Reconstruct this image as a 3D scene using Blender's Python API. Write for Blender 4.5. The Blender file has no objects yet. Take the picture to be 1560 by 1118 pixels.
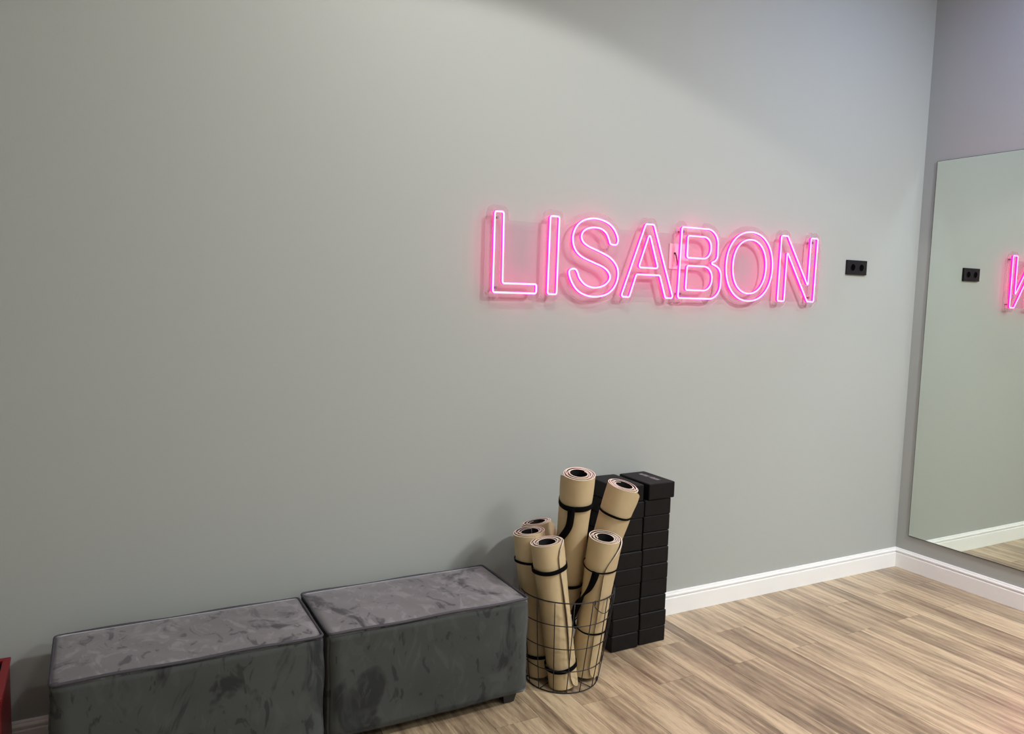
import bpy, bmesh, math, random
from mathutils import Vector, Matrix
random.seed(7)
C = bpy.context.scene.collection
S = bpy.context.scene

# ------------------------------------------------------------------ camera
def cam_matrix(loc, yaw, pitch, roll):
    cy, sy, cp, sp = math.cos(yaw), math.sin(yaw), math.cos(pitch), math.sin(pitch)
    f = Vector((sy*cp, cy*cp, sp)); r = Vector((cy, -sy, 0)); u = r.cross(f)
    c, s = math.cos(roll), math.sin(roll)
    R = c*r + s*u; U = -s*r + c*u
    m = Matrix((R, U, -f)).transposed().to_4x4(); m.translation = loc
    return m
cd = bpy.data.cameras.new('camera'); cam = bpy.data.objects.new('camera', cd); C.objects.link(cam)
cd.sensor_fit = 'HORIZONTAL'; cd.sensor_width = 36.0; cd.lens = 36.0*1182.07/1560.0
cd.clip_start = .05; cd.clip_end = 60
cam.matrix_world = cam_matrix((-4.3428, -2.9790, 1.6), .49536, -.09298, .02874)
S.camera = cam

# ------------------------------------------------------------------ world, view, lights
w = bpy.data.worlds.new('world'); S.world = w; w.use_nodes = True
w.node_tree.nodes['Background'].inputs[0].default_value = (.6, .7, .8, 1)
w.node_tree.nodes['Background'].inputs[1].default_value = .05
S.view_settings.view_transform = 'Standard'; S.view_settings.look = 'None'
S.view_settings.gamma = 1.0; S.view_settings.use_curve_mapping = False
S.view_settings.exposure = 0.0
S.cycles.blur_glossy = 0.0
S.cycles.max_bounces = 10; S.cycles.diffuse_bounces = 5; S.cycles.glossy_bounces = 5
S.cycles.transparent_max_bounces = 16

CEIL = 3.6
def lamp(name, kind, loc, energy, col, target=None, **kw):
    d = bpy.data.lights.new(name, kind); d.energy = energy; d.color = col
    for k, v in kw.items(): setattr(d, k, v)
    o = bpy.data.objects.new(name, d); C.objects.link(o); o.location = loc
    t = Vector(target) if target else Vector(loc) - Vector((0, 0, 1))
    o.rotation_euler = (t - Vector(loc)).to_track_quat('-Z', 'Y').to_euler()
    return o
# wide recessed downlight whose cut-off draws the scallop on the grey wall
lamp('ceiling_downlight', 'SPOT', (-3.05, -1.25, 3.30), 52, (1, .985, .94), spot_size=math.radians(139), spot_blend=.07, shadow_soft_size=.06)
# the studio's ceiling panels
lamp('ceiling_panel', 'AREA', (-.85, -2.75, 3.55), 118, (1, 1, 1), shape='RECTANGLE', size=.28, size_y=.28)
lamp('ceiling_panel_middle', 'AREA', (-3.0, -2.9, 3.55), 18, (1, 1, 1), shape='RECTANGLE', size=.6, size_y=.6)
lamp('ceiling_panel_rear', 'AREA', (-1.0, -4.5, 3.55), 85, (.96, .99, 1), shape='RECTANGLE', size=.8, size_y=.8)
lamp('cool_daylight_fill', 'AREA', (-.75, -1.0, 3.55), 11, (.30, .48, 1.0), shape='RECTANGLE', size=.5, size_y=.5)  # added lamp, standing in for cool daylight on the upper right wall

# ------------------------------------------------------------------ materials
def mat(name): 
    m = bpy.data.materials.new(name); m.use_nodes = True
    return m, m.node_tree.nodes, m.node_tree.links, m.node_tree.nodes['Principled BSDF']
def simple(name, col, rough=.6, bump=0, bscale=300, metal=0, spec=.5):
    m, N, L, P = mat(name)
    P.inputs['Base Color'].default_value = (*col, 1); P.inputs['Roughness'].default_value = rough
    P.inputs['Metallic'].default_value = metal; P.inputs['Specular IOR Level'].default_value = spec
    if bump:
        tc = N.new('ShaderNodeTexCoord'); n = N.new('ShaderNodeTexNoise'); n.inputs['Scale'].default_value = bscale; n.inputs['Detail'].default_value = 4
        b = N.new('ShaderNodeBump'); b.inputs['Strength'].default_value = bump; b.inputs['Distance'].default_value = .002
        L.new(tc.outputs['Object'], n.inputs['Vector']); L.new(n.outputs[0], b.inputs['Height']); L.new(b.outputs[0], P.inputs['Normal'])
    return m
def ramp(N, stops, interp='LINEAR'):
    r = N.new('ShaderNodeValToRGB'); e = r.color_ramp.elements; r.color_ramp.interpolation = interp
    while len(e) < len(stops): e.new(.5)
    for k, (p, c) in enumerate(stops): e[k].position = p; e[k].color = (*c, 1)
    return r
def mathn(N, L, op, a, b=None, c=None):
    n = N.new('ShaderNodeMath'); n.operation = op
    for i, v in enumerate((a, b, c)):
        if v is None: continue
        if hasattr(v, 'is_linked') or hasattr(v, 'links'): L.new(v, n.inputs[i])
        else: n.inputs[i].default_value = v
    return n.outputs[0]
def mixc(N, L, fac, a, b, mode='MIX'):
    n = N.new('ShaderNodeMix'); n.data_type = 'RGBA'; n.blend_type = mode
    for sock, v in ((n.inputs[0], fac), (n.inputs[6], a), (n.inputs[7], b)):
        if hasattr(v, 'links'): L.new(v, sock)
        elif isinstance(v, tuple): sock.default_value = (*v, 1)
        else: sock.default_value = v
    return n.outputs[2]

M = {}
M['wall'] = simple('grey_wall_paint', (.385, .405, .385), .6, .12, 260, spec=.35)
M['ceiling'] = simple('ceiling_paint', (.75, .75, .74), .8)
M['white'] = simple('white_trim_paint', (.87, .87, .86), .32)
M['subfloor'] = simple('subfloor_dark', (.05, .035, .025), .8)
M['black_plastic'] = simple('black_plastic', (.010, .009, .012), .5, spec=.25)
M['well_shade'] = simple('socket_well_shade', (.001, .001, .001), .6, spec=.02)  # for flat discs: the shade of the recess is put into the colour
M['strap'] = simple('black_elastic', (.003, .003, .0035), .9, .3, 900, spec=.08)
M['wire'] = simple('black_wire', (.008, .008, .010), .45, metal=.0)
M['foot'] = simple('black_foot', (.008, .008, .008), .5)
M['piping'] = simple('dark_piping', (.045, .043, .055), .6, .2, 700)
M['steel'] = simple('screw_steel', (.25, .2, .22), .35, metal=.9)
M['cover'] = simple('wall_plate_white', (.62, .6, .6), .4)
M['cable'] = simple('black_cable', (.008, .006, .008), .4)

def foam_mat(name, col, rough, spec=.3):
    m, N, L, P = mat(name)
    tc = N.new('ShaderNodeTexCoord')
    n = N.new('ShaderNodeTexNoise'); n.inputs['Scale'].default_value = 700; n.inputs['Detail'].default_value = 3
    n2 = N.new('ShaderNodeTexNoise'); n2.inputs['Scale'].default_value = 9; n2.inputs['Detail'].default_value = 3
    L.new(tc.outputs['Object'], n.inputs['Vector']); L.new(tc.outputs['Object'], n2.inputs['Vector'])
    r = ramp(N, [(.3, tuple(c*.9 for c in col)), (.7, tuple(min(1, c*1.07) for c in col))]); L.new(n2.outputs[0], r.inputs[0])
    L.new(r.outputs[0], P.inputs['Base Color'])
    b = N.new('ShaderNodeBump'); b.inputs['Strength'].default_value = .25; b.inputs['Distance'].default_value = .001
    L.new(n.outputs[0], b.inputs['Height']); L.new(b.outputs[0], P.inputs['Normal'])
    P.inputs['Roughness'].default_value = rough; P.inputs['Specular IOR Level'].default_value = spec
    return m
M['foam'] = foam_mat('beige_foam', (.55, .43, .255), .7)
M['foam_edge'] = simple('pale_foam_edge', (.78, .66, .55), .7)
M['backing'] = foam_mat('black_foam_backing', (.010, .009, .010), .75)
M['block'] = foam_mat('black_block_foam', (.0055, .005, .0055), .5, .2)
M['print'] = simple('grey_printed_ink', (.30, .27, .29), .6)

def red_mat():
    m, N, L, P = mat('red_painted_metal')
    P.inputs['Base Color'].default_value = (.19, .003, .008, 1); P.inputs['Roughness'].default_value = .42
    return m
M['red'] = red_mat()
M['red_inside'] = simple('dark_box_inside', (.012, .004, .004), .8)  # near-black colour for the inner faces of the red box

def wood_mat():
    m, N, L, P = mat('laminate_oak')
    tc = N.new('ShaderNodeTexCoord'); oi = N.new('ShaderNodeObjectInfo')
    sep = N.new('ShaderNodeSeparateXYZ'); L.new(tc.outputs['Object'], sep.inputs[0])
    X, Y = sep.outputs[0], sep.outputs[1]; rnd = oi.outputs['Random']
    # two printed strips in each plank, each with an offset of its own
    lane = mathn(N, L, 'GREATER_THAN', X, mathn(N, L, 'MULTIPLY_ADD', rnd, .05, -.03))
    lseed = mathn(N, L, 'MULTIPLY_ADD', rnd, 37.0, mathn(N, L, 'MULTIPLY', lane, 5.3))
    def vec(sx, sy, k):
        c = N.new('ShaderNodeCombineXYZ')
        L.new(mathn(N, L, 'MULTIPLY_ADD', X, sx, 0.0), c.inputs[0])
        L.new(mathn(N, L, 'MULTIPLY', Y, sy), c.inputs[1])
        L.new(mathn(N, L, 'MULTIPLY', lseed, k), c.inputs[2]); return c.outputs[0]
    def noise(v, sc, det, rough=.55, dist=0):
        n = N.new('ShaderNodeTexNoise'); n.inputs['Scale'].default_value = sc; n.inputs['Detail'].default_value = det
        n.inputs['Roughness'].default_value = rough; n.inputs['Distortion'].default_value = dist
        L.new(v, n.inputs['Vector']); return n.outputs[0]
    broad = noise(vec(9, 1.25, 1.0), 1.0, 3, .5, .9)
    streak = noise(vec(26, 3.4, 1.7), 1.0, 6, .68, 1.8)
    fine = noise(vec(170, 9, 2.3), 1.0, 4, .7, .6)
    figure = N.new('ShaderNodeTexWave'); figure.wave_type = 'BANDS'; figure.bands_direction = 'X'
    figure.inputs['Scale'].default_value = 1.1; figure.inputs['Distortion'].default_value = 7; figure.inputs['Detail'].default_value = 3; figure.inputs['Detail Scale'].default_value = 1.2
    L.new(vec(7, 1.1, 1.3), figure.inputs['Vector'])
    v = mathn(N, L, 'MULTIPLY', broad, .62)
    v = mathn(N, L, 'MULTIPLY_ADD', streak, .34, v)
    v = mathn(N, L, 'MULTIPLY_ADD', mathn(N, L, 'SUBTRACT', fine, .5), .34, mathn(N, L, 'ADD', v, .08))
    v = mathn(N, L, 'MULTIPLY_ADD', figure.outputs['Fac'], .09, v)
    wn = N.new('ShaderNodeTexWhiteNoise'); wn.noise_dimensions = '1D'; L.new(lseed, wn.inputs['W'])
    v = mathn(N, L, 'MULTIPLY_ADD', wn.outputs[0], .20, v)
    v = mathn(N, L, 'SUBTRACT', v, .105)
    r = ramp(N, [(.38, (.16, .110, .070)), (.49, (.27, .195, .125)), (.59, (.38, .285, .182)), (.74, (.57, .445, .285))])
    L.new(v, r.inputs[0])
    # fine dark pores
    pore = noise(vec(240, 11, 3.1), 1.0, 3, .6)
    pr = ramp(N, [(.34, (.45, .40, .36)), (.44, (1, 1, 1))]); L.new(pore, pr.inputs[0])
    col = mixc(N, L, .55, r.outputs[0], pr.outputs[0], 'MULTIPLY')
    L.new(col, P.inputs['Base Color'])
    P.inputs['Roughness'].default_value = .30; P.inputs['Specular IOR Level'].default_value = .6
    b = N.new('ShaderNodeBump'); b.inputs['Strength'].default_value = .12; b.inputs['Distance'].default_value = .001
    L.new(fine, b.inputs['Height']); L.new(b.outputs[0], P.inputs['Normal'])
    return m
M['wood'] = wood_mat()

def velvet(name, base, dark, light, sheen, seed):
    m, N, L, P = mat(name)
    tc = N.new('ShaderNodeTexCoord'); mp = N.new('ShaderNodeMapping'); mp.inputs['Location'].default_value = (seed, seed*.7, seed*1.3)
    oi = N.new('ShaderNodeObjectInfo'); va = N.new('ShaderNodeVectorMath'); va.operation = 'MULTIPLY_ADD'
    cx = N.new('ShaderNodeCombineXYZ'); L.new(oi.outputs['Random'], cx.inputs[0]); L.new(oi.outputs['Random'], cx.inputs[1])
    va.inputs[1].default_value = (13.7, 9.1, 0); L.new(cx.outputs[0], va.inputs[0]); L.new(tc.outputs['Object'], va.inputs[2])
    L.new(va.outputs[0], mp.inputs['Vector'])
    def noise(sc, det, dist, rough=.5, stretch=None):
        n = N.new('ShaderNodeTexNoise'); n.inputs['Scale'].default_value = sc; n.inputs['Detail'].default_value = det
        n.inputs['Distortion'].default_value = dist; n.inputs['Roughness'].default_value = rough
        v = mp.outputs[0]
        if stretch:
            q = N.new('ShaderNodeMapping'); q.inputs['Scale'].default_value = stretch; q.inputs['Rotation'].default_value = (.1, .35, .4); L.new(v, q.inputs['Vector']); v = q.outputs[0]
        L.new(v, n.inputs['Vector']); return n.outputs[0]
    a = noise(2.7, 4, 1.1, .6, (1.6, 1.3, .9)); b_ = noise(9, 3, 1.6, .55, (1.5, 1, .8)); c = noise(2.1, 2, .3)
    ra = ramp(N, [(.54, (0, 0, 0)), (.61, (1, 1, 1))]); L.new(a, ra.inputs[0])
    rb = ramp(N, [(.60, (0, 0, 0)), (.66, (1, 1, 1))]); L.new(b_, rb.inputs[0])
    rl = ramp(N, [(.36, (1, 1, 1)), (.46, (0, 0, 0))]); L.new(b_, rl.inputs[0])
    rc = ramp(N, [(.35, tuple(x*.88 for x in base)), (.65, tuple(x*1.1 for x in base))]); L.new(c, rc.inputs[0])
    k = mixc(N, L, ra.outputs[0], rc.outputs[0], dark)
    k2 = mixc(N, L, mathn(N, L, 'MULTIPLY', rb.outputs[0], .75), k, dark)
    k3 = mixc(N, L, mathn(N, L, 'MULTIPLY', rl.outputs[0], .35), k2, light)
    L.new(k3, P.inputs['Base Color'])
    P.inputs['Roughness'].default_value = .85; P.inputs['Specular IOR Level'].default_value = .15
    P.inputs['Sheen Weight'].default_value = sheen; P.inputs['Sheen Roughness'].default_value = .35
    P.inputs['Sheen Tint'].default_value = (.9, .88, .92, 1)
    f = noise(600, 2, 0); bp = N.new('ShaderNodeBump'); bp.inputs['Strength'].default_value = .2; bp.inputs['Distance'].default_value = .001
    L.new(f, bp.inputs['Height']); L.new(bp.outputs[0], P.inputs['Normal'])
    return m
M['velvet_shaded'] = velvet('grey_velvet_side_shaded', (.060, .066, .062), (.028, .030, .031), (.085, .088, .083), .25, 3.1)  # darker copy of the velvet: shade of the upright faces is in the colour
M['velvet_lit'] = velvet('grey_velvet_top_lit', (.175, .170, .172), (.062, .060, .066), (.33, .315, .32), .5, 8.3)  # paler copy of the velvet: overhead light and highlights put into the colour

def mirror_mat():
    m = bpy.data.materials.new('mirror_silver'); m.use_nodes = True; N, L = m.node_tree.nodes, m.node_tree.links
    N.remove(N['Principled BSDF']); g = N.new('ShaderNodeBsdfGlossy'); g.inputs['Roughness'].default_value = 0.0
    g.inputs['Color'].default_value = (.80, .845, .775, 1); L.new(g.outputs[0], N['Material Output'].inputs[0]); return m
M['mirror'] = mirror_mat()
M['mirror_edge'] = simple('mirror_dark_edge', (.03, .025, .03), .3)

def acrylic():
    m = bpy.data.materials.new('glow_tinted_acrylic'); m.use_nodes = True; N, L = m.node_tree.nodes, m.node_tree.links
    N.remove(N['Principled BSDF'])
    t = N.new('ShaderNodeBsdfTransparent'); t.inputs[0].default_value = (.98, .935, .96, 1)  # panel is clear; pink tint added to deepen the neon glow behind it
    g = N.new('ShaderNodeBsdfGlossy'); g.inputs['Roughness'].default_value = .04
    mx = N.new('ShaderNodeMixShader'); mx.inputs[0].default_value = .025; L.new(t.outputs[0], mx.inputs[1]); L.new(g.outputs[0], mx.inputs[2])
    L.new(mx.outputs[0], N['Material Output'].inputs[0]); return m
M['acrylic'] = acrylic()
def acrylic_rim():
    m = bpy.data.materials.new('polished_acrylic_rim'); m.use_nodes = True; N, L = m.node_tree.nodes, m.node_tree.links
    P = N['Principled BSDF']; P.inputs['Base Color'].default_value = (.8, .76, .78, 1); P.inputs['Roughness'].default_value = .25
    t = N.new('ShaderNodeBsdfTransparent'); mx = N.new('ShaderNodeMixShader'); mx.inputs[0].default_value = .42
    L.new(t.outputs[0], mx.inputs[1]); L.new(P.outputs[0], mx.inputs[2]); L.new(mx.outputs[0], N['Material Output'].inputs[0]); return m
M['acrylic_rim'] = acrylic_rim()
def emit(name, col, strength):
    m = bpy.data.materials.new(name); m.use_nodes = True; N, L = m.node_tree.nodes, m.node_tree.links
    N.remove(N['Principled BSDF']); e = N.new('ShaderNodeEmission'); e.inputs[0].default_value = (*col, 1); e.inputs[1].default_value = strength
    L.new(e.outputs[0], N['Material Output'].inputs[0]); return m
M['neon_core'] = emit('pink_neon_light', (1, .045, .42), 23.0)
M['neon_body'] = emit('pink_neon_silicone', (1, .010, .20), 4.2)

# ------------------------------------------------------------------ helpers
def link(name, me, m, parent=None, smooth=False):
    o = bpy.data.objects.new(name, me); C.objects.link(o)
    for x in (m if isinstance(m, (list, tuple)) else [m]): me.materials.append(x)
    if parent: o.parent = parent
    if smooth:
        for p in me.polygons: p.use_smooth = True
    return o
def obj(name, bm, m, parent=None, smooth=False, keep=False):
    bmesh.ops.recalc_face_normals(bm, faces=bm.faces) if not keep else None
    me = bpy.data.meshes.new(name); bm.to_mesh(me); bm.free()
    return link(name, me, m, parent, smooth)
def empty(name, loc=(0, 0, 0), label=None, cat=None, group=None):
    o = bpy.data.objects.new(name, None); C.objects.link(o); o.location = loc; o.empty_display_size = .1
    return tag(o, label, cat, group)
def tag(o, label=None, cat=None, group=None, kind=None):
    for k, v in (('label', label), ('category', cat), ('group', group), ('kind', kind)):
        if v: o[k] = v
    return o
def box(bm, lo, hi, bev=0, seg=2):
    g = bmesh.ops.create_cube(bm, size=1)
    vs = g['verts']
    for v in vs: v.co = Vector([lo[i] + (v.co[i]+.5)*(hi[i]-lo[i]) for i in range(3)])
    if bev:
        es = list({e for v in vs for e in v.link_edges})
        bmesh.ops.bevel(bm, geom=es, offset=bev, segments=seg, affect='EDGES', profile=.6)
def boxo(name, lo, hi, m, parent=None, bev=0, seg=2, smooth=False):
    bm = bmesh.new(); box(bm, lo, hi, bev, seg); return obj(name, bm, m, parent, smooth)
def tube(bm, pts, r, n=6, closed=False, cap=True):
    pts = [Vector(p) for p in pts]; N_ = len(pts); rings = []
    up = None
    for i, p in enumerate(pts):
        a = pts[(i-1) % N_] if (closed or i > 0) else p
        b = pts[(i+1) % N_] if (closed or i < N_-1) else p
        t = (b-a).normalized()
        if up is None:
            up = Vector((0, 0, 1)) if abs(t.z) < .9 else Vector((1, 0, 0))
        s = t.cross(up).normalized(); up = s.cross(t).normalized()
        rings.append([bm.verts.new(p + r*(math.cos(2*math.pi*k/n)*s + math.sin(2*math.pi*k/n)*up)) for k in range(n)])
    for i in range(N_ if closed else N_-1):
        A, B = rings[i], rings[(i+1) % N_]
        for k in range(n): bm.faces.new((A[k], A[(k+1) % n], B[(k+1) % n], B[k]))
    if cap and not closed:
        bm.faces.new(rings[0]); bm.faces.new(rings[-1][::-1])
def tubeo(name, pts, r, m, parent=None, n=6, closed=False):
    bm = bmesh.new(); tube(bm, pts, r, n, closed); return obj(name, bm, m, parent, True)

# ------------------------------------------------------------------ the room
XL, YF = -6.6, -5.6
tag(boxo('wall_back', (XL-.1, 0, -.1), (0.1, .12, CEIL), M['wall']), kind='structure')
tag(boxo('wall_right', (0, YF-.1, -.1), (.12, 0, CEIL), M['wall']), kind='structure')
tag(boxo('wall_left', (XL-.12, YF-.1, -.1), (XL, 0, CEIL), M['wall']), kind='structure')
tag(boxo('wall_front', (XL-.1, YF-.12, -.1), (.1, YF, CEIL), M['wall']), kind='structure')
tag(boxo('ceiling', (XL-.12, YF-.12, CEIL), (.12, .12, CEIL+.1), M['ceiling']), kind='structure')
floor = tag(boxo('floor', (XL-.1, YF-.1, -.06), (.1, .1, -.009), M['subfloor']), kind='structure')

# laminate planks, running away from the back wall; end joints alternate at 0.28 / 0.56 m
PW, PL = .1915, 1.285
plank_mesh = {}
def plank(x0, y1, ln):
    key = round(ln, 3)
    if key not in plank_mesh:
        bm = bmesh.new(); g = .0007
        box(bm, (-PW/2+g, -ln/2+g, -.009), (PW/2-g, ln/2-g, 0))
        bmesh.ops.recalc_face_normals(bm, faces=bm.faces)
        me = bpy.data.meshes.new('plank'); bm.to_mesh(me); bm.free(); me.materials.append(M['wood']); plank_mesh[key] = me
    o = bpy.data.objects.new('plank', plank_mesh[key]); C.objects.link(o); o.parent = floor
    o.location = (x0 + PW/2, y1 - ln/2, 0)
for k in range(int(-XL/PW)+1):
    x0 = -(k+1)*PW
    first = .2815 if k % 2 == 0 else .5615
    y = 0.0; ln = first
    while y > YF:
        ln = min(ln, y - YF)
        if ln < .02: break
        plank(x0, y, ln); y -= ln; ln = PL

# skirting boards, moulded profile
PROF = [(0, 0), (.017, 0), (.017, .0845), (.0155, .0865), (.0075, .0875), (.0075, .0925), (.0145, .0945), (.0155, .1005), (.0125, .106), (.0100, .108), (.0095, .113), (.0070, .1165), (0, .1165)]
def skirting(name, axis, a, b, a_m=0, b_m=0):
    bm = bmesh.new(); rows = []
    for t, mt in ((a, a_m), (b, b_m)):
        row = []
        for d, z in PROF:
            s = t + mt*d
            row.append(bm.verts.new((s, -d, z) if axis == 'x' else (-d, s, z)))
        rows.append(row)
    n = len(PROF)
    for i in range(n): bm.faces.new((rows[0][i], rows[0][(i+1) % n], rows[1][(i+1) % n], rows[1][i]))
    bm.faces.new(rows[0]); bm.faces.new(rows[1])
    return tag(obj(name, bm, M['white']), kind='structure')
skirting('baseboard_back', 'x', XL, 0, 0, -1)
skirting('baseboard_right', 'y', YF, 0, 0, -1)

# ------------------------------------------------------------------ wall mirror
mir = empty('wall_mirror', (0, 0, .212), 'large frameless rectangular mirror on the right wall, reflecting the grey wall', 'mirror')
bm = bmesh.new(); box(bm, (-.0065, -2.75, 0), (-.0005, -.0845, 2.228))
for f in bm.faces:
    c = f.calc_center_median(); f.material_index = 0 if c.x < -.006 else 1
obj('mirror_glass', bm, [M['mirror'], M['mirror_edge']], mir)
bm = bmesh.new()
box(bm, (-.0085, -2.752, -.003), (-.0005, -.0825, 0)); box(bm, (-.0072, -2.752, 2.228), (-.0005, -.0825, 2.230)); box(bm, (-.0072, -.0845, 0), (-.0005, -.0828, 2.228))
obj('mirror_rim', bm, M['mirror_edge'], mir)

# ------------------------------------------------------------------ ottomans
def ottoman(x0, x1, y0, y1, z0, z1, label, seed):
    o = empty('ottoman', ((x0+x1)/2, (y0+y1)/2, 0), label, 'ottoman', 'grey velvet ottomans along the wall')
    hx, hy = (x1-x0)/2, (y1-y0)/2
    rr = random.Random(seed)
    ph = [rr.uniform(0, 6.28) for _ in range(8)]
    def wob(a, b): return .0022*math.sin(9*a+ph[0]) + .002*math.sin(13*b+ph[1]) + .0012*math.sin(21*a+17*b+ph[2])
    # upholstered body
    bm = bmesh.new(); box(bm, (-hx, -hy, z0), (hx, hy, z1-.006))
    bmesh.ops.subdivide_edges(bm, edges=bm.edges[:], cuts=14, use_grid_fill=True)
    for v in bm.verts:
        x, y, z = v.co; u = x/hx; w_ = y/hy; q = (z-z0)/(z1-z0)
        if abs(abs(u)-1) < 1e-4: v.co.x += math.copysign(.0015*(1-w_*w_)*math.sin(math.pi*q) + wob(y*2, z*2), x)
        if abs(abs(w_)-1) < 1e-4: v.co.y += math.copysign(.005*(1-u*u)*math.sin(math.pi*q) + wob(x, z*2), y)
        if q < .02: v.co.z += .004*math.sin(7*x+ph[3])*.6
    bmesh.ops.bevel(bm, geom=[e for e in bm.edges if e.calc_face_angle(0) > 1.0], offset=.008, segments=3, affect='EDGES')
    obj('upholstered_body', bm, M['velvet_shaded'], o, True)
    # padded top
    bm = bmesh.new(); nx, ny = 34, 20; V = {}
    for i in range(nx+1):
        for j in range(ny+1):
            u, w_ = -1+2*i/nx, -1+2*j/ny
            e = (1-abs(u)**6)*(1-abs(w_)**5)
            z = z1-.004 + .011*e + .0035*math.sin(8*u+ph[4])*math.cos(5*w_+ph[5])*e + .002*math.sin(15*u+9*w_+ph[6])*e
            V[i, j] = bm.verts.new((u*(hx-.004), w_*(hy-.004), z))
    for i in range(nx):
        for j in range(ny): bm.faces.new((V[i, j], V[i+1, j], V[i+1, j+1], V[i, j+1]))
    ring = [V[i, 0] for i in range(nx+1)] + [V[nx, j] for j in range(1, ny+1)] + [V[i, ny] for i in range(nx-1, -1, -1)] + [V[0, j] for j in range(ny-1, 0, -1)]
    low = [bm.verts.new((v.co.x, v.co.y, z1-.02)) for v in ring]; n = len(ring)
    for i in range(n): bm.faces.new((ring[i], low[i], low[(i+1) % n], ring[(i+1) % n]))
    bm.faces.new(low)
    obj('padded_top', bm, M['velvet_lit'], o, True)
    # piping round the top edge
    pts = []; r = .016
    for cx, cy, a0 in ((hx-r, hy-r, 0), (-hx+r, hy-r, 90), (-hx+r, -hy+r, 180), (hx-r, -hy+r, 270)):
        for k in range(5):
            a = math.radians(a0 + 90*k/4); pts.append((cx+(r-.001)*math.cos(a), cy+(r-.001)*math.sin(a)))
    dense = []
    for i in range(len(pts)):
        a, b = Vector(pts[i]), Vector(pts[(i+1) % len(pts)]); m = max(1, int((b-a).length/.03))
        for k in range(m): dense.append(a.lerp(b, k/m))
    tubeo('piping', [(p.x, p.y, z1-.0035+.0018*math.sin(17*p.x+ph[7])+.0015*math.sin(23*p.y)) for p in dense], .0052, M['piping'], o, 8, True)
    for sx in (-1, 1):
        for sy in (-1, 1):
            bm = bmesh.new(); cx, cy = sx*(hx-.052), sy*(hy-.062); rings = []
            for z, s in ((0, .020), (.003, .022), (z0+.004, .032)):
                rings.append([bm.verts.new((cx+a*s, cy+b*s, z)) for a, b in ((-1, -1), (1, -1), (1, 1), (-1, 1))])
            for A, B in zip(rings, rings[1:]):
                for k in range(4): bm.faces.new((A[k], A[(k+1) % 4], B[(k+1) % 4], B[k]))
            bm.faces.new(rings[0]); bm.faces.new(rings[-1])
            obj('foot', bm, M['foot'], o)
    return o
ottoman(-4.478, -3.677, -.458, -.086, .045, .432, 'grey velvet ottoman at the left, beside the red box', 3)
ottoman(-3.660, -2.880, -.462, -.052, .050, .432, 'grey velvet ottoman between the other ottoman and the basket of rolled mats', 9)

# ------------------------------------------------------------------ red box at the left edge
rb = empty('red_box', (-5.0, -.17, 0), 'red open-topped box cut by the left edge of the photo, by the wall', 'box')
X0, X1, Y0, Y1, H, t_ = -.40, .389, -.15, .145, .350, .014
boxo('side_panel', (X1-t_, Y0, 0), (X1, Y1, H-.004), M['red'], rb, .002)
boxo('side_panel', (X0, Y0, 0), (X0+t_, Y1, H-.004), M['red'], rb, .002)
boxo('front_panel', (X0+t_, Y0, 0), (X1-t_, Y0+t_, H-.004), M['red'], rb, .002)
boxo('back_panel', (X0+t_, Y1-t_, 0), (X1-t_, Y1, H-.004), M['red'], rb, .002)
boxo('bottom_panel', (X0+t_, Y0+t_, .0), (X1-t_, Y1-t_, .02), M['red_inside'], rb)
bm = bmesh.new()
for lo, hi in (((X0-.004, Y0-.004), (X1+.004, Y0+.018)), ((X0-.004, Y1-.018), (X1+.004, Y1+.003)), ((X0-.004, Y0+.018), (X0+.018, Y1-.018)), ((X1-.018, Y0+.018), (X1+.004, Y1-.018))):
    box(bm, (*lo, H-.006), (*hi, H+.004), .0015, 1)
obj('rim', bm, M['red'], rb)
bm = bmesh.new()
box(bm, (X1-t_-.003, Y0+t_, .02), (X1-t_, Y1-t_, H-.006)); box(bm, (X0+t_, Y1-t_-.003, .02), (X1-t_, Y1-t_, H-.006)); box(bm, (X0+t_, Y0+t_, .02), (X1-t_, Y0+t_+.003, H-.006))
obj('dark_inner_sheets', bm, M['red_inside'], rb)

# ------------------------------------------------------------------ double socket
sk = empty('double_socket', (-.546, 0, 1.807), 'black double power socket on the grey wall right of the neon sign', 'socket')
def socket_plate():
    bm = bmesh.new(); box(bm, (-.0825, -.0125, -.0405), (.0825, 0, .0405), .002, 2); return bm
obj('cover_plate', socket_plate(), M['black_plastic'], sk)
for cx in (-.036, .036):
    bm = bmesh.new(); n = 28; R_ = [(.0215, -.0128), (.0215, -.0142), (.0195, -.0145), (.0190, -.0127)]
    rings = [[bm.verts.new((cx+r*math.cos(2*math.pi*k/n), y, r*math.sin(2*math.pi*k/n))) for k in range(n)] for r, y in R_]
    for A, B in zip(rings, rings[1:]):
        for k in range(n): bm.faces.new((A[k], A[(k+1) % n], B[(k+1) % n], B[k]))
    ins = obj('socket_insert', bm, M['black_plastic'], sk, True)
    bm = bmesh.new(); d = [bm.verts.new((cx+.0190*math.cos(2*math.pi*k/n), -.01275, .0190*math.sin(2*math.pi*k/n))) for k in range(n)]; bm.faces.new(d)
    well = obj('socket_shade_disc', bm, M['well_shade'], ins)

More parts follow.
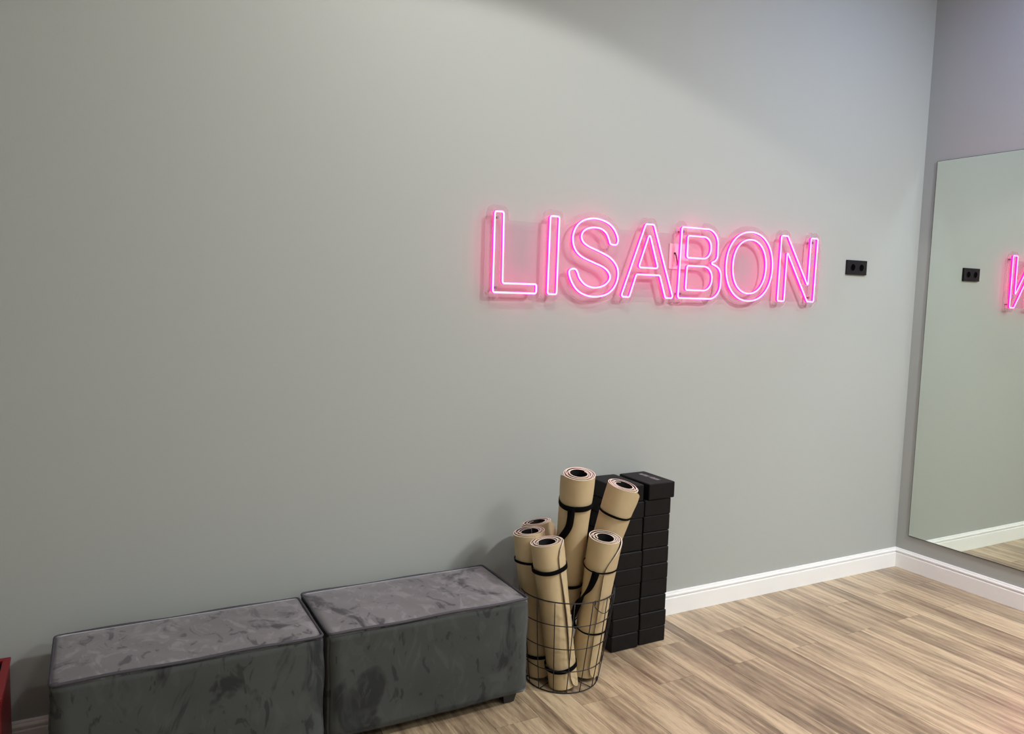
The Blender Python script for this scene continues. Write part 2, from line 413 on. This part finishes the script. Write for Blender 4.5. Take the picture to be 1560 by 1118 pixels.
# ------------------------------------------------------------------ wall plate with a short cable behind the sign
wp = empty('wall_plate', (-1.830, 0, 1.807), 'flush square wall plate behind the neon sign, between letters A and B', 'wall plate')
boxo('plate_frame', (-.061, -.006, -.061), (.061, 0, .061), M['cover'], wp, .0015)
boxo('plate_centre', (-.045, -.0085, -.047), (.045, -.005, .047), M['cover'], wp, .001)
tubeo('cable', [(-.031, -.009, .013), (-.031, -.016, .010), (-.030, -.020, 0), (-.026, -.020, -.014), (-.021, -.019, -.026), (-.017, -.016, -.036), (-.012, -.009, -.040)], .0034, M['cable'], wp, 8)
bm = bmesh.new(); bmesh.ops.create_cone(bm, cap_ends=True, segments=16, radius1=.0055, radius2=.0055, depth=.005, matrix=Matrix.Translation((-.031, -.010, .014)) @ Matrix.Rotation(math.pi/2, 4, 'X')); obj('cable_gland', bm, M['cable'], wp)

# ------------------------------------------------------------------ neon sign
YS = -.034      # front face of the acrylic panel
ns = empty('neon_sign', (-1.89, 0, 1.775), 'pink neon sign reading LISABON on a clear acrylic panel', 'neon sign')
OX, OZ = -1.89, 1.775
def fillet(P, rad):
    out = []; n = len(P)
    for i in range(n):
        a, b, c = Vector(P[i-1]), Vector(P[i]), Vector(P[(i+1) % n])
        r = rad[i] if isinstance(rad, (list, tuple)) else rad
        u = (a-b); v = (c-b); lu, lv = u.length, v.length; u.normalize(); v.normalize()
        ang = u.angle(v); d = min(r/max(math.tan(ang/2), .05), lu*.49, lv*.49)
        r2 = d*math.tan(ang/2); cen = b + (u+v).normalized()*(r2/math.sin(ang/2))
        p0, p1 = b+u*d, b+v*d
        a0 = math.atan2(p0.y-cen.y, p0.x-cen.x); a1 = math.atan2(p1.y-cen.y, p1.x-cen.x)
        da = (a1-a0+math.pi) % (2*math.pi) - math.pi; m = max(3, int(abs(da)*r2/.004)+2)
        out += [(cen.x+r2*math.cos(a0+da*k/m), cen.y+r2*math.sin(a0+da*k/m)) for k in range(m+1)]
    return out
def catmull(P, sub=4):
    out = []; n = len(P)
    for i in range(n):
        p0, p1, p2, p3 = [Vector(P[(i+k) % n]) for k in (-1, 0, 1, 2)]
        for s in range(sub):
            t = s/sub; q = .5*((2*p1)+(p2-p0)*t+(2*p0-5*p1+4*p2-p3)*t*t+(3*p1-p0-3*p2+p3)*t**3); out.append((q.x, q.y))
    return out
def ellipse(cx, cz, rx, rz, n=56):
    # slightly squared ellipse, as the bent neon O is
    o = []
    for k in range(n):
        a = 2*math.pi*k/n; c, s = math.cos(a), math.sin(a); e = .93
        o.append((cx+rx*math.copysign(abs(c)**e, c), cz+rz*math.copysign(abs(s)**e, s)))
    return o
T, Bz = 1.9445, 1.6068
LET = {
 'L': [fillet([(-2.860, T), (-2.8185, T+.001), (-2.8160, 1.6467), (-2.6500, 1.6475), (-2.6505, Bz+.001), (-2.861, Bz+.001)], .009)],
 'I': [fillet([(-2.590, T), (-2.5440, T), (-2.5465, Bz), (-2.5925, Bz)], .009)],
 'S': [catmull([(-2.2692, 1.8443), (-2.2560, 1.8395), (-2.2350, 1.8410), (-2.2269, 1.8553), (-2.2285, 1.8720), (-2.2424, 1.8989), (-2.2699, 1.9262), (-2.313, 1.9440), (-2.3660, 1.9496), (-2.4203, 1.9365), (-2.4562, 1.9054), (-2.471, 1.8600), (-2.4598, 1.8129), (-2.4227, 1.7784), (-2.3554, 1.754), (-2.3031, 1.7362), (-2.2730, 1.7145), (-2.2634, 1.6860), (-2.2905, 1.6560), (-2.3436, 1.6417), (-2.395, 1.6525), (-2.4279, 1.6816), (-2.4398, 1.7060), (-2.4520, 1.7205), (-2.4745, 1.7200), (-2.4848, 1.7050), (-2.4709, 1.6671), (-2.438, 1.6273), (-2.3866, 1.6051), (-2.3288, 1.6020), (-2.2711, 1.6176), (-2.2331, 1.6536), (-2.2185, 1.7000), (-2.2281, 1.743), (-2.266, 1.7797), (-2.3255, 1.8042), (-2.3869, 1.825), (-2.4172, 1.8450), (-2.4257, 1.8716), (-2.4082, 1.8967), (-2.3687, 1.9095), (-2.324, 1.9069), (-2.2942, 1.8903), (-2.278, 1.8649)])],
 'A': [fillet([(-2.0715, T), (-2.0235, T), (-1.8905, Bz-.002), (-1.9370, Bz-.002), (-1.9765, 1.7105), (-2.1140, 1.7105), (-2.1500, Bz-.002), (-2.1975, Bz-.002)], [.011, .011, .010, .009, .010, .010, .009, .010]),
       fillet([(-2.0470, 1.9030), (-2.1030, 1.7430), (-1.9885, 1.7430)], [.006, .009, .009])],
 'B': [fillet([(-1.8540, T+.001), (-1.6230, T+.001), (-1.6200, 1.7990), (-1.6660, 1.7820), (-1.5925, 1.7560), (-1.5935, Bz), (-1.8610, Bz)], [.010, .072, .055, .005, .055, .080, .010]),
       fillet([(-1.8150, 1.9065), (-1.6670, 1.9065), (-1.6650, 1.8015), (-1.8160, 1.8015)], [.010, .048, .048, .010]),
       fillet([(-1.8125, 1.7635), (-1.6530, 1.7635), (-1.6490, 1.6465), (-1.8155, 1.6465)], [.010, .055, .055, .010])],
 'O': [ellipse(-1.4020, 1.7755, .1595, .1735), ellipse(-1.4025, 1.7755, .1145, .1355)],
 'N': [fillet([(-1.1890, T), (-1.1425, T), (-.9725, 1.6900), (-.9695, T-.001), (-.9180, T-.001), (-.9235, Bz+.001), (-.9715, Bz+.001), (-1.1410, 1.8640), (-1.1450, Bz), (-1.1925, Bz)], [.010, .011, .004, .009, .009, .009, .010, .004, .009, .009])],
}
def neon(bm, pts, prof):
    """sweep a profile (offset across the path, y) round a closed path in the wall plane"""
    n = len(pts); rings = []
    for i in range(n):
        a, b = Vector(pts[i-1]), Vector(pts[(i+1) % n]); t = (b-a).normalized(); nr = Vector((-t.y, t.x))
        rings.append([bm.verts.new((pts[i][0]+nr.x*d-OX, y, pts[i][1]+nr.y*d-OZ)) for d, y in prof])
    m = len(prof)
    for i in range(n):
        A, B = rings[i], rings[(i+1) % n]
        for k in range(m): bm.faces.new((A[k], A[(k+1) % m], B[(k+1) % m], B[k]))
hw = .0034
BODY = [(-hw, YS), (-hw, YS-.0125), (hw, YS-.0125), (hw, YS)]
CORE = [(-hw, YS-.0125), (-hw*.95, YS-.0138), (-hw*.5, YS-.0150), (0, YS-.0154), (hw*.5, YS-.0150), (hw*.95, YS-.0138), (hw, YS-.0125)]
for ch, loops in LET.items():
    # drop duplicate points
    loops = [[p for i, p in enumerate(l) if (Vector(p)-Vector(l[i-1])).length > .0006] for l in loops]
    LET[ch] = loops
    bm = bmesh.new()
    for l in loops: neon(bm, l, BODY)
    lt = obj('neon_letter', bm, M['neon_body'], ns); lt['label'] = 'pink neon outline letter ' + ch
    bm = bmesh.new()
    for l in loops: neon(bm, l, CORE)
    obj('light_strip', bm, M['neon_core'], lt, True)

# contour-cut acrylic backboard: envelope of the letters plus a margin, joined by a band
rho = .031
xs = [-2.8995 + i*.0045 for i in range(int((2.8995-.879)/.0045)+1)]
top, bot = [], []
for x in xs:
    zt, zb = 1.912, 1.606
    for ch, loops in LET.items():
        for px_, pz_ in loops[0]:
            dx = abs(px_-x)
            if dx < rho:
                h = math.sqrt(rho*rho-dx*dx)
                if pz_ > 1.775: zt = max(zt, pz_+h)
                else: zb = min(zb, pz_-h)
    if x < -2.893 or x > -.884: zt = min(zt, 1.955); zb = max(zb, 1.60)
    top.append(zt); bot.append(zb)
bm = bmesh.new()
loop = [(x, z) for x, z in zip(xs, top)] + [(x, z) for x, z in zip(xs[::-1], bot[::-1])]
fr = [bm.verts.new((x-OX, YS, z-OZ)) for x, z in loop]; bk = [bm.verts.new((x-OX, YS+.005, z-OZ)) for x, z in loop]
n = len(loop); m = len(xs)
for i in range(m-1):
    bm.faces.new((fr[i], fr[i+1], fr[n-2-i], fr[n-1-i])); bm.faces.new((bk[i+1], bk[i], bk[n-1-i], bk[n-2-i]))
for i in range(n):
    f = bm.faces.new((fr[i], bk[i], bk[(i+1) % n], fr[(i+1) % n])); f.material_index = 1
obj('acrylic_panel', bm, [M['acrylic'], M['acrylic_rim']], ns)
for sx, sz in ((-2.8395, 1.9217), (-2.8420, 1.6273), (-1.8360, 1.9257), (-1.8390, 1.6271), (-.9435, 1.9214), (-.9500, 1.6288)):
    bm = bmesh.new()
    for r, y0, y1 in ((.0045, -YS*0, -.029), (.0060, -.0341, -.0375)):
        bmesh.ops.create_cone(bm, cap_ends=True, segments=14, radius1=r, radius2=r, depth=abs(y1-y0), matrix=Matrix.Translation((sx-OX, (y0+y1)/2, sz-OZ)) @ Matrix.Rotation(math.pi/2, 4, 'X'))
    obj('standoff_screw', bm, M['steel'], ns)

# ------------------------------------------------------------------ black foam blocks in two stacks
BW, BL, BH = .151, .228, .0764
bm = bmesh.new(); box(bm, (-BW/2, -BL/2, 0), (BW/2, BL/2, BH-.0008), .0075, 3)
bmesh.ops.recalc_face_normals(bm, faces=bm.faces)
block_me = bpy.data.meshes.new('yoga_block'); bm.to_mesh(block_me); bm.free(); block_me.materials.append(M['block'])
ORD = ['bottom block', 'second block from the floor', 'third block from the floor', 'fourth block from the floor', 'fifth block from the floor', 'sixth block from the floor', 'seventh block from the floor', 'third block from the top', 'second block from the top', 'top block']
rr = random.Random(5)
for side, cx, cy in (('left', -2.241, -.132), ('right', -2.080, -.126)):
    for i in range(10):
        o = bpy.data.objects.new('yoga_block', block_me); C.objects.link(o)
        jx, jy, a = rr.uniform(-.0022, .0022), rr.uniform(-.003, .003), rr.uniform(-.008, .008)
        if i == 9 and side == 'right': jx, jy, a = .006, -.0065, .015
        if i == 9 and side == 'left': jx, jy, a = -.003, .003, .01
        if i == 9 and side == 'right': jx = .012
        o.location = (cx+jx, cy+jy, i*BH); o.rotation_euler = (0, 0, a)
        extra = ' with grey lettering' if (i == 9 and side == 'right') else ''
        tag(o, 'black foam yoga block, %s of the %s stack%s' % (ORD[i], 'left' if side == 'left' else 'right', extra), 'yoga block', 'black yoga blocks in two stacks by the wall')
        if extra:
            # worn print: two groups of small strokes along the block
            bm = bmesh.new(); rs = random.Random(11)
            ys = [-.062+.0125*k for k in range(11)]
            for k, y in enumerate(ys):
                if k == 5: continue
                for s in range(3):
                    u0 = .018 + rs.uniform(0, .004); 
                    if s == 0: lo, hi = (u0-.012, y), (u0+.011, y+.0022)
                    elif s == 1: lo, hi = (u0+rs.choice((-.012, -.002, .007)), y), (u0+.0095, y+.0085); hi = (lo[0]+.0035, y+.0085)
                    else: lo, hi = (u0-.012, y+.0075), (u0+.009, y+.0095)
                    box(bm, (*lo, BH-.0007), (*hi, BH-.0001))
            obj('printed_lettering', bm, M['print'], o)

# ------------------------------------------------------------------ rolled mats
CAMXY = Vector((-4.3428, -2.979, 1.6))
ML, MR = .61, .0635
PITCH = .0064; RC = .0335
TMAX = 2*math.pi*(MR-RC)/PITCH
def mat_roll(Tp, Bp, label, chi, edge, flare, bands, sling=None, seed=0):
    Tp, Bp = Vector(Tp), Vector(Bp); Z = (Tp-Bp).normalized()
    view = (Tp - Vector((-4.3428, -2.979, Tp.z))); view.z = 0; view.normalize()
    Yv = (view - Z*view.dot(Z)).normalized(); Xv = Yv.cross(Z).normalized()
    o = empty('rolled_mat', (0, 0, 0), label, 'exercise mat', 'rolled beige exercise mats in the wire basket')
    mm = Matrix((Xv, Yv, Z)).transposed().to_4x4(); mm.translation = Bp; o.matrix_world = mm
    rs = random.Random(seed); NZ = 30; dth = math.radians(7.5); NT = int(TMAX/dth)
    def MRz(z):
        q = min(1, max(0, (z-.34)/.22)); return .0625 + .0070*q*q*(3-2*q)
    def pos(r, phi, z): return (r*math.sin(phi), -r*math.cos(phi), z)
    def rad(t, z):
        pin = 1
        for zb, *_ in bands: pin *= 1-math.exp(-((z-zb)/.045)**2)
        fl = flare(z)*pin + .0008
        squash = 1 + .012*math.sin(2*(t)+seed)
        return (MRz(z) - PITCH*t/(2*math.pi)*(MRz(z)/MR))*squash + fl*math.exp(-(t/.55)**2)
    def sheet(name, din, dout, m, mi_edge=None):
        bm = bmesh.new(); G = []
        rc = .05
        for i in range(NT+1):
            t = i*dth; d = t*MR; col = []
            cut = rc - math.sqrt(max(0, rc*rc-(rc-d)**2)) if d < rc else 0
            for j in range(NZ+1):
                z = cut + (ML-2*cut)*j/NZ
                phi = edge(z) + chi*t; r = rad(t, z)
                # inner turns stick out of the end a touch, as hand-rolled mats do
                zz = z + (.0025*math.sin(t*.5+seed) if j in (0, NZ) else 0)
                col.append((bm.verts.new(pos(r-din, phi, zz)), bm.verts.new(pos(r-dout, phi, zz))))
            G.append(col)
        for i in range(NT):
            for j in range(NZ):
                a, b, c, d = G[i][j], G[i+1][j], G[i+1][j+1], G[i][j+1]
                f = bm.faces.new((a[0], b[0], c[0], d[0]) if chi > 0 else (d[0], c[0], b[0], a[0])); f.smooth = True
                f = bm.faces.new((d[1], c[1], b[1], a[1]) if chi > 0 else (a[1], b[1], c[1], d[1])); f.smooth = True
            for j in (0, NZ):
                q = [bm.verts.new(v.co) for v in (G[i][j][0], G[i+1][j][0], G[i+1][j][1], G[i][j][1])]
                f = bm.faces.new(q); f.material_index = 1 if mi_edge else 0
        for i in (0, NT):
            for j in range(NZ):
                q = [bm.verts.new(v.co) for v in (G[i][j][0], G[i][j+1][0], G[i][j+1][1], G[i][j][1])]
                f = bm.faces.new(q); f.material_index = 1 if mi_edge else 0
        return obj(name, bm, m, o, False, keep=True)
    sheet('foam_sheet', 0, .0041, [M['foam'], M['foam_edge']], True)
    sheet('black_backing', .0041, .0057, [M['backing']])
    for zb, wd, amp, pc in bands:
        bm = bmesh.new(); n = 48; rings = []
        for k in range(n):
            phi = 2*math.pi*k/n; zc = zb + amp*math.cos(phi-pc) + .0015*math.sin(3*phi+seed)
            wv = wd*(.92+.08*math.sin(2*phi+seed)); r = MRz(zb)+.0028
            rings.append([bm.verts.new(pos(r, phi, zc-wv/2)), bm.verts.new(pos(r+.0016, phi, zc-wv/2+.001)), bm.verts.new(pos(r+.0016, phi, zc+wv/2-.001)), bm.verts.new(pos(r, phi, zc+wv/2))])
        for k in range(n):
            A, B = rings[k], rings[(k+1) % n]
            for q in range(4): bm.faces.new((A[q], A[(q+1) % 4], B[(q+1) % 4], B[q]))
        obj('strap_band', bm, M['strap'], o, True)
    if sling:
        pts, wd = sling; bm = bmesh.new(); P = catmull_open(pts); rings = []
        for i, (ph, z, rf, ws) in enumerate(P):
            a = P[max(0, i-1)]; b = P[min(len(P)-1, i+1)]
            tx, tz = (b[0]-a[0])*MR, b[1]-a[1]; L_ = math.hypot(tx, tz) or 1; nx, nz = -tz/L_, tx/L_
            r = MRz(z)+.0046+rf; hw_ = wd*ws/2; row = []
            for s, dr in ((-1, 0), (1, 0), (1, .0018), (-1, .0018)):
                row.append(bm.verts.new(pos(r+dr, ph+s*nx*hw_/MR, z+s*nz*hw_)))
            rings.append(row)
        for A, B in zip(rings, rings[1:]):
            for q in range(4): bm.faces.new((A[q], A[(q+1) % 4], B[(q+1) % 4], B[q]))
        bm.faces.new(rings[0]); bm.faces.new(rings[-1])
        obj('carry_strap', bm, M['strap'], o, True)
    return o
def catmull_open(P, sub=6):
    out = []; Q = [P[0]] + list(P) + [P[-1]]
    for i in range(1, len(Q)-2):
        for s in range(sub):
            t = s/sub; out.append(tuple(.5*((2*Q[i][k])+(Q[i+1][k]-Q[i-1][k])*t+(2*Q[i-1][k]-5*Q[i][k]+4*Q[i+1][k]-Q[i+2][k])*t*t+(3*Q[i][k]-Q[i-1][k]-3*Q[i+1][k]+Q[i+2][k])*t**3) for k in range(4)))
    out.append(tuple(P[-1])); return out
R_ = math.radians
MATS = {
 'A': ((-2.6270, -.4000, .8870), (-2.5850, -.2680, .2930)),
 'B': ((-2.4105, -.4128, .8230), (-2.5037, -.2768, .2350)),
 'C': ((-2.6667, -.1443, .6205), (-2.5823, -.2421, .0260)),
 'D': ((-2.7674, -.2590, .6130), (-2.7030, -.2805, .0200)),
 'E': ((-2.7600, -.3850, .6130), (-2.6720, -.4060, .0150)),
 'F': ((-2.5311, -.4630, .6317), (-2.5501, -.3688, .0267)),
}
mat_roll(*MATS['A'], 'rolled beige mat standing highest, with a wide black carry strap down its front', 1,
         lambda z: R_(-98), lambda z: .003, [(ML-.122, .025, .006, R_(150)), (.115, .015, 0, 0)],
         ([(R_(-14), ML-.125, .0, 1), (R_(-13), ML-.17, .001, 1), (R_(-18), ML-.215, .003, 1), (R_(-38), ML-.265, .004, 1), (R_(-62), ML-.31, .004, .9), (R_(-80), ML-.36, .002, .9), (R_(-85), .13, 0, .9)], .026), 1)
mat_roll(*MATS['B'], 'rolled beige mat leaning furthest right, its pinkish end in front of the block stacks', -1,
         lambda z: R_(84), lambda z: .007*max(0, (z-.40)/.21), [(ML-.118, .011, .004, R_(200)), (.115, .012, 0, 0)], None, 2)
mat_roll(*MATS['C'], 'rolled beige mat at the back left, mostly hidden behind the leftmost mat', -1,
         lambda z: R_(88), lambda z: .007*max(0, (z-.30)/.31), [(ML-.175, .011, 0, 0), (.115, .012, 0, 0)], None, 3)
mat_roll(*MATS['D'], 'rolled beige mat leaning furthest left, next to the ottoman', -1,
         lambda z: R_(46), lambda z: .006*max(0, (z-.42)/.19), [(ML-.112, .012, .003, R_(190)), (.088, .017, 0, 0)], None, 4)
mat_roll(*MATS['E'], 'rolled beige mat at the front of the basket, its outer edge loose between black bands', 1,
         lambda z: R_(38) + R_(8)*math.sin((z-.1)*7) + R_(6)*math.exp(-((z-.61)/.05)**2), lambda z: .002 + .006*math.exp(-((z-.30)/.13)**2) + .003*math.exp(-(z/.05)**2),
         [(ML-.103, .021, .003, R_(170)), (.088, .021, .003, R_(180))], None, 5)
mat_roll(*MATS['F'], 'rolled beige mat at the front right of the basket, with a twisted black carry strap', 1,
         lambda z: R_(14) + R_(52)*math.exp(-((ML-z)/.075)**2) + R_(14)*(.5-z)*1.2, lambda z: .003 + .004*math.exp(-((z-.30)/.15)**2),
         [(ML-.118, .008, .008, R_(160)), (.215, .009, .006, R_(190))],
         ([(R_(-12), ML-.123, 0, 1.1), (R_(-16), ML-.16, .002, 1.0), (R_(-24), ML-.20, .006, .75), (R_(-38), ML-.235, .010, .35), (R_(-44), ML-.255, .010, .55), (R_(-56), ML-.285, .010, 1.2), (R_(-66), ML-.325, .016, 1.6), (R_(-72), ML-.360, .016, 1.7), (R_(-64), ML-.392, .006, 1.2), (R_(-58), .214, .001, .8)], .024), 6)

# ------------------------------------------------------------------ wire basket
BH_ = .39
bk_ = empty('wire_basket', (-2.63, -.325, 0), 'round black wire basket holding the rolled beige mats', 'basket')
def bc(z): return .02*z/BH_, .010*z/BH_          # centre drift of the slightly bent basket
def br(z): t = z/BH_; return .150+.050*t - .004*math.sin(math.pi*t)*-1
wr = .0020
levels = [(.004, .0024), (.098, wr), (.195, wr), (.293, wr), (.39, .0026)]
for k, (z, r) in enumerate(levels):
    cx, cy = bc(z); R0 = br(z)
    tubeo('rim_wire' if k == 4 else 'hoop', [(cx+R0*math.cos(2*math.pi*i/56), cy+R0*math.sin(2*math.pi*i/56), z) for i in range(56)], r, M['wire'], bk_, 6, True)
for k in range(16):
    a0 = R_(-158.5 + 22.5*k)
    pts = []
    for z in (.39, .30, .2, .1, .006):
        cx, cy = bc(z); R0 = br(z)+.0022; a = a0 + R_(2.2)*(1-z/.39)*math.sin(k*1.7); pts.append((cx+R0*math.cos(a), cy+R0*math.sin(a), z))
    tubeo('upright_wire', pts, wr, M['wire'], bk_, 6)
for k in range(4):
    a = R_(22.5+45*k)
    tubeo('base_wire', [(.150*math.cos(a), .150*math.sin(a), .004), (.06*math.cos(a), .06*math.sin(a), .008), (0, 0, .0085+.001*k), (-.06*math.cos(a), -.06*math.sin(a), .008), (-.150*math.cos(a), -.150*math.sin(a), .004)], wr, M['wire'], bk_, 6)
tubeo('base_hoop', [(.075*math.cos(2*math.pi*i/32), .075*math.sin(2*math.pi*i/32), .008) for i in range(32)], wr, M['wire'], bk_, 6, True)
def handle(ac, span):
    cx, cy = bc(.385); R0 = br(.385)+.0045; pts = []
    a1, a2 = ac-span, ac+span
    def P(a, z, dr=0): return (cx+(R0+dr)*math.cos(a), cy+(R0+dr)*math.sin(a), z)
    pts += [P(a1+.02, .378), P(a1+.035, .388, -.002), P(a1+.02, .3965, 0), P(a1, .394, .003), P(a1-.008, .380, .004)]
    for k in range(9):
        t = k/8; pts.append(P(a1+(a2-a1)*t, .372-.034*math.sin(math.pi*t), .005+.004*math.sin(math.pi*t)))
    pts += [P(a2+.008, .380, .004), P(a2, .394, .003), P(a2-.02, .3965, 0), P(a2-.035, .388, -.002), P(a2-.02, .378)]
    tubeo('handle', pts, .0018, M['wire'], bk_, 6)
handle(R_(-76), R_(14)); handle(R_(104), R_(14))
